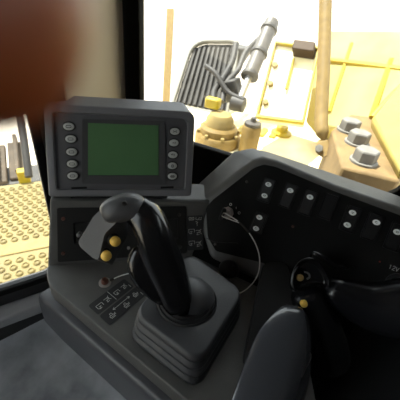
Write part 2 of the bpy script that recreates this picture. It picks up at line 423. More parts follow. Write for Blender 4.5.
# ignition lock
kp = FD.px(228, 213, .0018)
lk = sub_of(MB().lathe(kp, FD.n, [(.0098, 0), (.0098, .002), (.0085, .0035), (.0085, .007), (.0068, .0085), (.006, .0065), (0, .0065)], 8).build('ignition_lock', 'steel_dull', dash, bevel=.0004, label='round metal ignition lock'))
MB().lathe(kp + FD.n * .0062, FD.n, [(.0055, 0), (.0055, .003), (.004, .0042), (0, .0043)], 20).build('lock_barrel', 'steel_dull', lk)
ring_u = FD.uv(231, 204.5), FD.uv(236.5, 208), FD.uv(239.5, 213)
n = 10
strokes(FD, pn, [[(ring_u[0][0] + .0018 * math.cos(2 * PI * i / n), ring_u[0][1] + .0018 * math.sin(2 * PI * i / n)) for i in range(n + 1)]], w=.0003, lift=.0021, name='lock_marking')
strokes(FD, pn, [[(ring_u[1][0] - .0006, ring_u[1][1] + .0015), (ring_u[1][0] + .0006, ring_u[1][1] - .0015)]], w=.0003, lift=.0021, name='lock_marking')
strokes(FD, pn, [[(ring_u[2][0] + .0018 * math.cos(2 * PI * i / n), ring_u[2][1] + .0018 * math.sin(2 * PI * i / n)) for i in range(n)]], w=.0003, lift=.0021, name='lock_marking')

# key and tether
key = thing('ignition_key', 'dark key stuck in the round metal ignition lock', 'key', kp + FD.n * .01)
a = kp + FD.n * .0105
MB().box(a + FD.n * .003 - FD.y * .001, FD.x, FD.y, FD.n, .0012, .004, .004).build('shank', 'steel_dull', key, bevel=.0003)
hd = MB(); hd.poly([a + FD.n * .007 + FD.x * (-.0014) + FD.n * u + FD.y * (v - .003) for u, v in rrect(0, -.009, .016, .009, .004)], FD.x * .0028); hd.build('bow', 'black_gloss', key, bevel=.0008)
teth = thing('key_tether', 'thin steel wire tether looping from the ignition key to a console screw', 'cable', onz(105, 283, Z0))
h0 = a + FD.n * .016 - FD.y * .006
pts = [at(231.5, 217, .462), at(240, 223, .455), at(249, 233, .452), at(256, 245, .452), at(259.5, 258, .452), at(258.5, 272, .452), at(252, 284, .450), at(240, 293, .448)]
q0 = onz(105, 283, Z0)
pts += [onz(222, 296, Z0 + .006), onz(205, 254 + 12, Z0 + .012), onz(180, 262, Z0 + .01), onz(158, 268, Z0 + .012), onz(143, 271, Z0 + .01), onz(131, 273, Z0 + .009), onz(120, 276, Z0 + .007), onz(110, 280.5, Z0 + .0055)]
W_ = spline(pts, 8)
MB().tube(W_, .00085, 8).build('wire', 'wire_steel', teth)
MB().tube([W_[6], W_[10], W_[16]], .0014, 8).build('ferrule', 'hose_black', teth)
lp = spline([at(231.5, 217, .462), at(224, 213, .458), at(222, 216, .456), at(229, 219, .456), at(240, 223, .455)], 6)
MB().tube(lp, .0008, 8).build('loop', 'wire_steel', teth)
MB().tube([W_[-4], W_[-3], W_[-1]], .0016, 8).build('ferrule', 'hose_black', teth)
MB().lathe(q0, (0, 0, 1), [(.0085, 0), (.0085, .0016), (.0065, .002), (.0058, .002)], 24).build('washer', 'steel_dull', teth)
MB().lathe(q0 + V((0, 0, .0018)), (0, 0, 1), [(.0052, 0), (.0052, .0018), (.0046, .005), (.0038, .0062), (.0024, .0062), (.002, .004), (0, .004)], 6 * 3).build('screw', 'copper', teth, label='reddish socket screw')

# rotary knob
kq = onz(227, 277, Z0)
kn = thing('rotary_knob', 'small black domed knob between the joystick boot and switch panel', 'knob', kq)
MB().lathe(kq, (0, 0, 1), [(.0115, 0), (.0115, .009), (.0095, .0105), (.008, .014)], 6).build('nut', 'steel_dull', kn, bevel=.0006)
MB().lathe(kq + V((0, 0, .0138)), (0.05, -.15, 1), [(.008, 0), (.014, .0015), (.0152, .0045), (.014, .0085), (.010, .0115), (.0045, .013), (0, .0132)], 28).build('cap', 'black_gloss', kn)
FK = Flat(kq + V((0, -.002, .0268)), (1, .3, 0), (0, 0, 1))
strokes(FK, kn, [[(.002, -.003), (.006, .003)], [(.0035, -.001), (.007, -.001)], [(.004, .002), (.006, -.003)]], w=.0004, lift=.0002, name='knob_symbol', m='mark_dark')

# ------------------------------------------------------------------ display monitor
FM = Frame(at(120, 197, .452), 16, 21)
def mfr(x, y): return FM.uv(x, y)
tl, tr, br, bl = [FM.uv(*q) for q in ((42.5, 103), (195.5, 111.5), (191.5, 196.5), (48.5, 197))]
mon = thing('display_monitor', 'grey monitor with a dark green screen and oval buttons on both sides', 'monitor', FM.px(120, 197))
cs = [FM.p(*q) for q in (bl, br, tr, tl)]
RR = [.004, .006, .014, .008]
outl = rpoly(cs, RR, 6)
cen = sum(cs, V()) / 4
def inset(o, d, w):
    r = []
    for p in o:
        u, v = (p - FM.o).dot(FM.x), (p - FM.o).dot(FM.y); cu, cv = (cen - FM.o).dot(FM.x), (cen - FM.o).dot(FM.y)
        r.append(FM.p(cu + (u - cu) * (1 - d / abs(tr[0] - tl[0]) * 2), cv + (v - cv) * (1 - d / abs(tl[1] - bl[1]) * 2), w))
    return r
hb = V((math.sin(rad(-16)), math.cos(rad(-16)), 0))
back = [p + hb * .036 + FM.y * .006 for p in inset(outl, .006, -.0)]
i1 = inset(outl, .0095, 0); i2 = inset(outl, .0105, -.0045)
MB().loft([back, inset(outl, .0, -.003), inset(outl, .0008, -.0008), inset(outl, .0022, 0), i1, i2]).build('housing', 'monitor_plastic', mon, angle=55)
MB().poly(inset(outl, .011, -.0052), FM.n * .001).build('face_panel', 'monitor_face', mon, smooth=False)
sa = [FM.uv(*q) for q in ((82, 184), (166, 185), (165, 121), (82, 119))]
so = [FM.p(*q, -.004) for q in sa]; sc_ = sum(so, V()) / 4
def ins(o, k, w): return [sc_ + (p - sc_) * k + FM.n * w for p in o]
sx = [FM.px(88.5, 175, -.0062), FM.px(158, 175, -.0062), FM.px(158, 126, -.0062), FM.px(88.5, 123.5, -.0062)]
si = [FM.px(88, 176, -.0035), FM.px(158.5, 176, -.0035), FM.px(158.5, 125.5, -.0035), FM.px(88, 123, -.0035)]
MB().loft([rpoly(so, .002), rpoly([p + FM.n * .0016 for p in so], .002), rpoly(si, .001), rpoly([p - FM.n * .004 for p in sx], .001)], cap=False).build('screen_bezel', 'monitor_bezel', mon, angle=30)
MB().poly([p + FM.n * .003 + (p - sum(sx, V()) / 4) * .02 for p in sx], FM.n * .0008).build('screen', 'screen_green', mon, smooth=False, label='dark green liquid crystal screen')
lb = [(68.5, 126.5), (70.5, 139), (71.5, 152), (72, 164), (72.5, 176)]; rb = [(175, 131.5), (174, 143), (173, 155), (172.5, 166), (172.5, 176.5)]
for side, arr in (('l', lb), ('r', rb)):
    for k, (x, y) in enumerate(arr):
        u, v = FM.uv(x, y); n = 24
        el = lambda a, b, w: [FM.p(u + a * math.cos(2 * PI * i / n), v + b * math.sin(2 * PI * i / n), w) for i in range(n)]
        bt = sub_of(MB().loft([el(.0088, .0068, -.0045), el(.0088, .0068, -.0028), el(.0078, .0058, -.0022), el(.0072, .0052, -.0022)]).build('button', 'button_dark', mon))
        MB().loft([el(.0068, .0048, -.0022), el(.0068, .0048, -.0012), el(.0058, .0040, -.0004)]).build('button_cap', 'button_grey', bt)
        g = .0026
        fr2 = Frame(FM.p(u, v, 0), 16, 21)
        if side == 'l': ls = [[(x_, y_) for x_, y_ in rrect(-g * 1.2, -g * .55, g * 1.2, g * .55, .0008, 2)]]; ls[0].append(ls[0][0])
        else: ls = [[[(-g, g * .5), (-g * .2, 0), (-g, -g * .5)], [(g, g * .5), (g * .2, 0), (g, -g * .5)]], [[(-g, 0), (0, 0), (0, g * .6)], [(g, g * .5), (g * .4, -g * .5)]], [[(-g * .8, 0), (-g * .2, g * .7), (g * .8, g * .3), (g * .5, -g * .7)], [(-g * .8, g * .7), (-g * .8, 0), (0, 0)]], [[(-g * .5, -g * .7), (-g * .5, g * .7), (g * .5, g * .7), (g * .5, -g * .7), (-g * .5, -g * .7)], [(-g * .5, 0), (g * .5, 0)]], [[(-g, 0), (g, 0)], [(-g, -g * .5), (g, -g * .5), (g, g * .5), (-g, g * .5), (-g, -g * .5)]]][k]
        strokes(fr2, bt, ls, w=.0004, lift=-.0003, name='button_symbol', m='mark_dark')
for x0, x1, y in ((71, 86.5, 188.5), (161, 174, 188)):
    c0, c1 = FM.uv(x0, y + 1.3), FM.uv(x1, y - 1.2)
    MB().poly([FM.p(*q, -.0043) for q in ((c0[0], c0[1]), (c1[0], c0[1]), (c1[0], c1[1]), (c0[0], c1[1]))], FM.n * .0004).build('card_slot', 'seal_black', mon, smooth=False)
# bracket that carries the monitor on the board
MB().box(FM.px(120, 190) + hb * .03 - V((0, 0, .012)), (math.cos(rad(16)), math.sin(rad(16)), 0), hb, (0, 0, 1), .07, .018, .014).build('bracket', 'rubber_dark', mon)

# ------------------------------------------------------------------ joystick
jb = onz(188, 300, Z0)
joy = thing('joystick', 'black upright joystick with two yellow buttons and a ribbed rubber boot', 'joystick', jb)
ZT = .884
cor = [onz(134, 313, ZT), onz(199, 362, ZT), onz(243, 292, ZT), onz(190, 254, ZT)]
jc = sum(cor, V()) / 4
def sq(k, z, r=.018, n=7):
    pts = [V((jc.x + (c.x - jc.x) * k, jc.y + (c.y - jc.y) * k, z)) for c in cor]
    return rpoly(pts, r * k, n)
prof = [(1.10, Z0 + .0005), (1.14, .843), (1.14, .848), (1.04, .851), (1.04, .8515), (1.11, .854), (1.11, .859), (1.01, .862), (1.01, .8625), (1.08, .865), (1.08, .870), (.985, .873), (.985, .8735), (1.04, .8755), (1.045, .880), (1.0, .8855), (.96, .886), (.78, .888), (.6, .890)]
MB().loft([sq(k, z) for k, z in prof]).build('boot', 'rubber', joy, angle=70, label='ribbed square rubber boot')
cc = onz(187, 300, .889)
MB().lathe(cc, (0, 0, 1), [(.036, -.003), (.036, .001), (.0345, .0025), (.033, .001), (.0325, .003), (.031, .0045), (.0295, .003), (.029, .005), (.0275, .006), (.026, .004)], 40).build('collar', 'rubber_dark', joy, angle=70)
tipd = (at(176, 270, .345) - cc).normalized()
rings = []
for k, (r, t) in enumerate([(.0275, 0), (.027, .004), (.0245, .010), (.0205, .016), (.016, .020), (.0115, .023)]):
    q = cc + V((.006, .005, 0)) * (1 - k / 8) + (V((0, 0, 1)) * (1 - k / 5) + tipd * (k / 5)).normalized() * t
    ax = (V((0, 0, 1)) * (1 - k / 8) + tipd * (k / 8)).normalized(); u = (V((1, 0, 0)) - ax * ax.x).normalized(); w = ax.cross(u)
    rings.append([q + (u * math.cos(2 * PI * i / 32) + w * math.sin(2 * PI * i / 32)) * r for i in range(32)])
MB().loft(rings).build('dust_cone', 'rubber', joy, angle=70)
# grip: the black pistol body
S = lambda x, y, d, a, b: (at(x, y, d), a / FPX * d, b / FPX * d)
secs = [S(124, 206, 0.3300, 8, 9), S(133, 207.5, 0.3300, 15.5, 16), S(146, 215, 0.3269, 18.5, 18), S(152, 228, 0.3278, 18.5, 19), S(156, 243, 0.3326, 18.5, 19), S(162, 258, 0.3403, 20, 19), S(168, 272, 0.3490, 19, 18), S(173, 285, 0.3547, 17, 18), S(178, 298, 0.3604, 16, 18), S(182, 310, 0.3671, 13, 14), S(184, 316, 0.3728, 8, 9)]
MB().sweep(secs, 20, -FW, 2.4).build('grip', 'joystick_black', joy, sub=1, label='glossy black grip')
# thumb flange on the lower left of the grip
fl = [S(144, 243, .3424, 5, 7), S(138, 253, .3433, 10, 9), S(139.5, 265, .3462, 15, 10), S(148, 279, .3500, 15, 10), S(158, 292, .3547, 11, 9), S(167, 304, .3604, 5, 6)]
MB().sweep(fl, 16, -FW, 2.6).build('palm_rest', 'joystick_black', joy, sub=1)
# head: grey cylinder end with screw
hs = [S(107.3, 213.2, .321, 9, 9.5), S(107.6, 213, .3205, 11.5, 12.5), S(115, 210, .320, 14, 15), S(125, 206.8, .321, 14.6, 16), S(132, 206.5, .3235, 14.6, 16), S(138, 208, .3265, 13.5, 15), S(142, 210, .329, 9, 10)]
MB().sweep(hs, 24, -FW, 2.5).build('head', 'joystick_grey', joy, sub=1, label='matte grey head of the grip')
screw('screw', at(124.5, 203.5, .305), (CAM - at(124.5, 203.5, .3139)) + UP * .05, .0026, 'screw_dark', joy)
# wedge box that holds the two buttons
df, db = .3255, .335
outline = [(78, 242), (93, 217), (107, 203.5), (119, 198), (127, 208), (118, 221), (104.5, 234), (98.5, 259.5), (94, 259), (80, 247)]
fr_ = [at(x, y, df - (x - 95) * .0006) for x, y in outline]
bk2 = [at(x + dx_, y + dy_, db + .012) for (x, y), (dx_, dy_) in zip(outline, [(2, 1), (2, 1), (2, 1), (0, 1), (0, 1), (10, 14), (16, 14), (14, 6), (10, 4), (4, 2)])]
MB().loft([rpoly(bk2, .003, 3), rpoly(fr_, .003, 3)]).build('button_box', 'joystick_grey', joy, bevel=.002, seg=3, label='grey wedge box below the head')
for (x, y, d) in ((115.5, 241.5, .325), (106.5, 256, .325)):
    p = at(x, y, d); ax = (RT * .55 - UP * .22 - FW * .62).normalized()
    MB().lathe(p - ax * .012, ax, [(.0067, 0), (.0067, .0085), (.006, .0096), (.005, .0096)], 24).build('button_collar', 'rubber_dark', joy)
    MB().lathe(p - ax * .004, ax, [(.0053, 0), (.0054, .004), (.005, .0062), (.0038, .0077), (.002, .0083), (0, .0085)], 24).build('button', 'yellow_button', joy, label='yellow push button')
screw('screw', at(128.5, 248, .3291), (RT * .3 - FW), .0016, 'steel', joy)

# ------------------------------------------------------------------ right-hand blade control
rb_ = thing('pistol_controller', 'black pistol-shaped hand control with one yellow button by the armrest', 'controller', onz(345, 310, Z0 - .0))
DR = .385
hd = [S(311, 262, DR + .012, 11, 9), S(308, 267, DR + .006, 17, 16), S(308, 276, DR + .004, 19.5, 19), S(312, 284, DR + .006, 19, 19), S(322, 290, DR + .01, 16, 18), S(334, 293, DR + .012, 14, 17)]
# head shell: oval cup opened to the operator
ring = lambda k, dz, ox=0, oy=0: [at(309.5 + ox + k * a, 277 + oy + k * b, DR + dz) for a, b in ((-21, 13), (-20, -2), (-14, -16), (-2, -22), (9, -18), (17, -6), (22, 5), (21, 13), (10, 8), (-2, 10), (-12, 17))]
MB().loft([ring(.55, .045, 10, 8), ring(.92, .03, 5, 4), ring(1.0, .012), ring(1.0, .003), ring(.93, -.001), ring(.86, .0), ring(.8, .006), ring(.6, .0085), ring(.3, .009)]).build('head', 'joystick_black', rb_, sub=1)
gp = at(300, 277.5, DR + .004); gn = (CAM - gp).normalized()
MB().lathe(gp, gn, [(.0046, -.004), (.0046, .001), (.0036, .0022), (.0032, .0014), (0, .0016)], 20).build('thumb_button', 'gold', rb_, label='small gold thumb button')
MB().tube(spline([at(304, 272, DR + .003), at(308, 273, DR + .001), at(309.5, 277, DR + .001), at(307, 279, DR + .003)], 5), .0012, 8).build('thumb_ridge', 'joystick_grey', rb_)
MB().tube(spline([at(297.5, 266, DR + .003), at(293.5, 274, DR + .0), at(292, 283, DR + .0), at(294, 291, DR + .002)], 6), .0013, 8).build('thumb_ridge', 'joystick_grey', rb_)
# handle below the head and yellow trigger button
sk = [S(303, 289, DR + .012, 14, 14), S(307, 299, DR + .015, 16, 15), S(314, 312, DR + .022, 18, 17), S(322, 330, DR + .034, 20, 18), S(328, 350, DR + .05, 21, 18), S(332, 368, DR + .066, 21, 18)]
MB().sweep(sk, 18, -FW, 2.4).build('handle', 'vinyl', rb_, sub=1)
yb = at(304.5, 305, DR - .002); ax = (-RT * .1 - UP * .35 - FW).normalized()
MB().lathe(yb - ax * .007, ax, [(.0052, 0), (.0052, .004), (.0046, .0065), (.0026, .0083), (0, .0086)], 20).build('trigger_button', 'yellow_button', rb_, label='yellow button under the head')
# small lever over the head
lv = spline([at(311, 256, DR + .012), at(314, 253.5, DR + .006), at(321, 257, DR + .004), at(329, 262, DR + .006), at(336, 266.5, DR + .01)], 5)
MB().tube(lv, [.002 + .0016 * min(1, i / 8) for i in range(len(lv))], 12).build('lever', 'joystick_black', rb_, label='small lever over the head')
MB().tube([at(337, 266, DR + .012), at(343, 267, DR + .014), at(348, 268, DR + .016)], [.003, .0026, .0018], 10).build('lever_tip', 'joystick_black', rb_)
# padded wrist arm towards the right
arm = [S(326, 284, DR + .012, 10, 10), S(334, 290, DR + .014, 14, 14), S(346, 297, DR + .018, 18, 17), S(360, 303, DR + .02, 22, 20), S(375, 308, DR + .018, 26, 23), S(392, 309, DR + .012, 30, 25), S(412, 309, DR + .006, 31, 26), S(440, 309, DR, 30, 26)]
MB().sweep(arm, 20, -FW, 2.3).build('wrist_rest', 'vinyl', rb_, sub=1, label='padded black wrist rest')

# armrest with vinyl cover
ar = thing('armrest', 'dark vinyl armrest toned for its bluish highlight, with a rounded front end below the pistol control', 'armrest', onz(285, 350, .7))
secs = [S(296, 308, .386, 8, 5), S(296, 310, .384, 15, 10), S(294.5, 319, .378, 22, 14), S(291, 333, .369, 30, 16), S(285, 351, .357, 38, 18), S(277, 378, .340, 42, 20), S(266, 410, .318, 44, 21), S(256, 440, .300, 44, 21), S(252, 455, .293, 30, 14)]
MB().sweep(secs, 24, (-FW + RT * .25).normalized(), 1.45).build('pad', 'vinyl_armrest', ar, sub=1)
ap = onz(283, 366, Z0)
MB().box((ap.x, ap.y, Z0 + .014), armdir, armleft, (0, 0, 1), .022, .018, .014).build('post', 'frame_black', ar, bevel=.004)
# dark fabric gaiter between knob and pistol control
gp_ = [onz(243, 362, Z0 + .012), onz(263, 262, Z0 + .045), onz(287, 262, Z0 + .045), onz(306, 330, Z0 + .02)]
o = MB().poly(rpoly([p for p in gp_], .012), (0, 0, -.02)).build('gaiter', 'rubber_dark', bevel=.004, seg=3)
tag(o, 'dark rubber gaiter between the domed knob and the pistol control', 'gaiter')

# ------------------------------------------------------------------ cab shell
ZF, ZR = .2, 1.75
# front wall with window
fw0 = FRONT.uv(126, 95)[0]; fwl = FRONT.uv(139.5, 95)[0]; fwr = FRONT.uv(403, 190)[0]
fb_ = FRONT.uv(205, 148.5)[1]
zt = 1.62 - FRONT.o.z
inner = rrect(fwl, fb_, fwr, zt, [.012, .05, .04, .012], 6); outer = rrect(fw0 - .02, ZF - .05 - FRONT.o.z, fwr + .05, ZR - FRONT.o.z, .0, 6)
MBF = MB().frame_ring([FRONT.p(*q, 0) for q in outer], [FRONT.p(*q, 0) for q in inner], -FRONT.n * .018)
struct(MBF.build('wall_front', 'seal_black', bevel=.003))
i2 = rrect(fwl - .004, fb_ - .004, fwr + .004, zt + .004, [.012, .05, .04, .012], 6)
struct(MB().poly([FRONT.p(*q, -.008) for q in i2], -FRONT.n * .004).build('window_1', 'window_glass', smooth=False))
# left wall with door window
lr = LEFT.uv(47, 205)[0]; lb2 = LEFT.uv(20, 284)[1]
ll = lr - .62; lt = 1.62 - LEFT.o.z
inner = rrect(ll, lb2, lr, lt, [.03, .032, .04, .04], 8); outer = rrect(ll - .06, ZF - .05 - LEFT.o.z, lr + .05, ZR - LEFT.o.z, 0, 8)
struct(MB().frame_ring([LEFT.p(*q, 0) for q in outer], [LEFT.p(*q, 0) for q in inner], -LEFT.n * .018).build('wall_left', 'frame_black', bevel=.004, seg=3))
in0 = rrect(ll, lb2, lr, lt, [.03, .032, .04, .04], 8); in1 = rrect(ll - .012, lb2 - .012, lr + .012, lt + .012, [.04, .042, .05, .05], 8)
struct(MB().frame_ring([LEFT.p(*q, -.0005) for q in in1], [LEFT.p(*q, -.0005) for q in in0], LEFT.n * .004).build('trim_1', 'seal_black', bevel=.002))
i2 = rrect(ll - .004, lb2 - .004, lr + .004, lt + .004, [.03, .032, .04, .04], 8)
struct(MB().poly([LEFT.p(*q, -.008) for q in i2], -LEFT.n * .004).build('window_2', 'window_glass', smooth=False))
# inner sill ledge under the door window
s0 = LEFT.p(ll - .05, lb2 - .034, 0); s1 = LEFT.p(lr + .02, lb2 - .034, 0)
struct(MB().poly([s0, s1, s1 + LEFT.n * .032, s0 + LEFT.n * .032], V((0, 0, -.022))).build('trim_2', 'sill_grey', bevel=.004, seg=3))
# wide corner post
pL = LEFT.p(lr + .05, 0); pR = FRONT.p(fw0, 0)
pts = [V((pL.x, pL.y, ZF)), V((pR.x, pR.y, ZF)), V((pR.x, pR.y, ZR)), V((pL.x, pL.y, ZR))]
nn = (pts[1] - pts[0]).normalized().cross(V((0, 0, 1)))
struct(MB().poly(pts, -nn * .06).build('wall_corner', 'post_beige', bevel=.003))
# right, rear and side walls, out of view; openings shaped for the light
FRr = FRONT.p(fwr + .05, 0); LLl = LEFT.p(ll - .06, 0)
Rb = V((FRr.x + .42, FRr.y - 1.25, 0)); Lb = V((LLl.x + .25, LLl.y - .55, 0))
def wall(name, P, Q, wname, sill, m='frame_black'):
    P = V((P.x, P.y, 0)); Q = V((Q.x, Q.y, 0)); x = (Q - P).normalized(); L = (Q - P).length; n = x.cross(V((0, 0, 1)))
    fp = lambda u, v, w: P + x * u + V((0, 0, v)) + n * w
    inn = rrect(.07, sill, L - .07, 1.62, .05, 6); out = rrect(-.04, ZF - .05, L + .04, ZR, 0, 6)
    struct(MB().frame_ring([fp(*q, 0) for q in out], [fp(*q, 0) for q in inn], -n * .05).build(name, m, bevel=.003))
    i3 = rrect(.066, sill - .004, L - .066, 1.624, .05, 6)
    struct(MB().poly([fp(*q, -.022) for q in i3], -n * .005).build(wname, 'window_glass', smooth=False))
wall('wall_right', FRr, Rb, 'window_3', 1.25)  # unseen window, sill set high to cut light from the right
def solid(name, P, Q, m='rubber_dark'):
    P = V((P.x, P.y, ZF - .05)); Q = V((Q.x, Q.y, ZF - .05)); x = (Q - P).normalized(); n = x.cross(V((0, 0, 1)))
    struct(MB().poly([P, Q, Q + V((0, 0, ZR - ZF + .05)), P + V((0, 0, ZR - ZF + .05))], -n * .05).build(name, m, bevel=.003))
solid('wall_rear', Rb, Lb)  # left windowless to keep light from behind off the panels
wall('wall_side', Lb, LLl, 'window_4', .7)  # unseen window added to bring in light from behind left
plan = [V((p.x, p.y, 0)) for p in (pL, pR, FRr, Rb, Lb, LLl)]
pc = sum(plan, V()) / 6
pl2 = [p + (p - pc).normalized() * .09 for p in plan]
struct(MB().poly([p + V((0, 0, ZF)) for p in pl2], V((0, 0, -.05))).build('floor', 'floor_black', smooth=False))
pl3 = [p + (p - pc).normalized() * .14 for p in plan]  # overhang added to keep direct sun out of the cab
struct(MB().poly([p + V((0, 0, ZR)) for p in pl3], V((0, 0, .06))).build('ceiling', 'headliner', smooth=False))

# grey floor mat with a lifted fold
mb = MB(); nx, ny = 26, 22
c0 = onz(-40, 420, ZF + .01); ZM = .6; X = V((math.cos(rad(36)), math.sin(rad(36)), 0)); Y = V((-math.sin(rad(36)), math.cos(rad(36)), 0))
mo = onz(20, 325, ZM + .03)
rows = []
for j in range(ny):
    r = []
    for i in range(nx):
        u, v = -.34 + .62 * i / (nx - 1), -.34 + .40 * j / (ny - 1)
        z = ZM + .012 + .045 * math.exp(-((v - .05 + .2 * u) / .05) ** 2) * (1 if u < .05 else math.exp(-((u - .05) / .06) ** 2)) + .006 * math.sin(u * 23) * math.sin(v * 19 + 1)
        r.append(V((mo.x, mo.y, 0)) + X * u + Y * v + V((0, 0, z)))
    rows.append(r)
mb.loft(rows, cap=False, closed=False)
o = mb.build('floor_mat', 'mat_grey', sub=1); d = o.modifiers.new('solid', 'SOLIDIFY'); d.thickness = .006; d.offset = 1
tag(o, 'dusty grey rubber mat with a raised fold on an added step by the door', 'floor mat')
struct(MB().poly([V((mo.x, mo.y, ZF)) + X * a + Y * b for a, b in ((-.33, -.33), (.27, -.33), (.27, .055), (-.33, .055))], (0, 0, ZM - ZF)).build('added_step', 'frame_black', bevel=.01))  # added box that lifts the mat into the window light

# ------------------------------------------------------------------ outside, front
EX = V((math.cos(rad(-22)), math.sin(rad(-22)), 0)); EY = V((math.sin(rad(22)), math.cos(rad(22)), 0)); EZ = V((0, 0, 1))
gnd = MB().poly([V((-60, -60, -1.1)), V((60, -60, -1.1)), V((60, 60, -1.1)), V((-60, 60, -1.1))], (0, 0, -.1)).build('ground', 'earth', smooth=False); struct(gnd)
ZH = .62
hc = onz(262, 140, ZH)
hood = thing('engine_hood', 'broad yellow engine deck below the front window', 'engine hood', hc)
MB().box(hc + EX * .1 + EY * .10 - EZ * .3, EX, EY, EZ, .62, .40, .30).build('deck', 'yellow_pale', hood, bevel=.02)
mb = MB()
for k in range(4): mb.box(hc + EX * (-.12 + .05 * k) + EY * (.04 + .02 * k) + EZ * .004, EX, EY, EZ, .014, .05, .006)
mb.build('louvre', 'yellow_paint', hood, bevel=.002)
# round cast cover
cv = onz(217, 142, ZH)
cv_ = thing('round_cover', 'yellow round ribbed cover on the engine deck beside the monitor', 'cover', cv)
MB().lathe(cv, EZ, [(.1, 0), (.1, .035), (.092, .045), (.08, .044), (.08, .07), (.07, .08), (.055, .08)], 36).build('rim', 'handrail_tan', cv_)
MB().lathe(cv + EZ * .078, EZ, [(.062, 0), (.058, .03), (.045, .05), (.02, .056), (0, .057)], 32).build('dome', 'yellow_dusty', cv_)
for k in range(8):
    a = k * PI / 4 + .2; MB().lathe(cv + V((math.cos(a), math.sin(a), 0)) * .09 + EZ * .045, EZ, [(.008, 0), (.008, .012), (0, .0125)], 6).build('bolt', 'yellow_dusty', cv_)
o = MB().box(at(213, 103, 1.32), EX, EY, EZ, .032, .02, .022).build('lifting_bracket', 'yellow_paint', bevel=.008)
tag(o, 'bright yellow bracket block above the round cover', 'bracket')
# filter canister
fp = onz(247, 152, ZH)
flt = thing('filter_canister', 'tan yellow filter canister standing on the engine deck', 'filter', fp)
MB().lathe(fp, EZ, [(.037, 0), (.039, .004), (.039, .108), (.036, .117), (.03, .119)], 32).build('can', 'handrail_tan', flt)
MB().lathe(fp + EZ * .118, EZ, [(.032, 0), (.034, .004), (.034, .014), (.012, .018), (.011, .034), (.007, .036), (0, .0365)], 24).build('cap', 'cylinder_grey', flt)
# ribbed dark guard
gq = [at(174, 106, 1.75), at(226, 116, 1.7), at(238, 44, 1.75), at(194, 44, 1.8)]
gd = thing('ribbed_guard', 'dark ribbed guard plate with a pale rim left of the hydraulic cylinder', 'guard', gq[0])
gn = (gq[1] - gq[0]).cross(gq[3] - gq[0]).normalized()
gn = gn if gn.dot(FW) < 0 else -gn
gqr = rpoly(gq, [.02, .02, .05, .09], 5)
MB().poly(gqr, -gn * .03).build('plate', 'guard_dark', gd, bevel=.005)
cg = sum(gq, V()) / 4
MB().frame_ring([cg + (p - cg) * 1.10 for p in gqr], [cg + (p - cg) * .98 for p in gqr], gn * .03).build('rim', 'rim_pale', gd, bevel=.006)
mb = MB()
for k in range(9):
    t = (k + .7) / 9.6; p = gq[0].lerp(gq[1], t); q = gq[3].lerp(gq[2], t)
    mb.tube([p.lerp(q, .06) + gn * .004, p.lerp(q, .5) + gn * .004, p.lerp(q, .93) + gn * .004], .011, 6)
mb.build('rib', 'machine_grey', gd)
# hydraulic cylinder and hoses
h1, h2 = at(272, 22, 1.55), at(238, 104, 1.45)
cy = thing('hydraulic_cylinder', 'grey hydraulic cylinder leaning across the top of the front window', 'cylinder', h2)
dd = (h1 - h2)
MB().cyl(h2 + dd * .32, h1, .036).build('barrel', 'cylinder_grey', cy, bevel=.004)
MB().cyl(h2, h2 + dd * .34, .017).build('rod', 'steel', cy)
for t in (.33, .6, .9): MB().cyl(h2 + dd * (t - .02), h2 + dd * (t + .02), .043).build('band', 'machine_grey', cy, bevel=.003)
MB().lathe(h2 - EX * .03, EX, [(.035, 0), (.035, .06), (.015, .062), (0, .062)], 20).build('rod_eye', 'machine_grey', cy)
def hose(name, px_pts, r, m, label, cat='hose'):
    o = MB().tube(spline([at(*q) for q in px_pts], 6), r, 12).build(name, m); return tag(o, label, cat)
hose('hydraulic_hose', [(236, 44, 1.6), (232, 62, 1.55), (222, 80, 1.5), (214, 92, 1.46), (214, 106, 1.42)], .015, 'hose_black', 'dark hose hanging along the right edge of the ribbed guard')
hose('hydraulic_hose', [(262, 36, 1.62), (246, 52, 1.58), (238, 70, 1.54), (226, 84, 1.5), (222, 102, 1.46)], .014, 'machine_grey', 'grey hose curving behind the hydraulic cylinder')
hose('hydraulic_hose', [(206, 66, 1.5), (216, 74, 1.47), (228, 92, 1.45), (244, 100, 1.42)], .012, 'hose_black', 'dark hose crossing in front of the ribbed guard')
o = MB().box(at(233, 90, 1.52), EX * 1.0 + EZ * .4, EY, EZ - EX * .4, .035, .04, .05).build('valve_block', 'machine_grey', bevel=.008)
tag(o, 'dusty grey valve block between the ribbed guard and hydraulic cylinder', 'valve block')
o = MB().box(at(234, 62, 1.8), EX, EY, EZ + EX * .5, .05, .05, .10).build('bracket_arm', 'machine_grey', bevel=.01)
tag(o, 'grey machine arm behind the hoses above the ribbed guard', 'machine arm')
# thin post left in the front window
g0, g1, g2, g3 = at(166.5, 8, 2.2), at(174, 8, 2.2), at(168, 130, 2.2), at(161, 130, 2.2)
kz = (g0.z + 1.1) / (g0.z - g2.z)
o = MB().poly([g0, g1, g1 + (g2 - g1) * kz, g0 + (g3 - g0) * kz], FW * .04).build('guard_post', 'handrail_tan', bevel=.004)
tag(o, 'thin tan post standing behind the monitor in the front window', 'post')
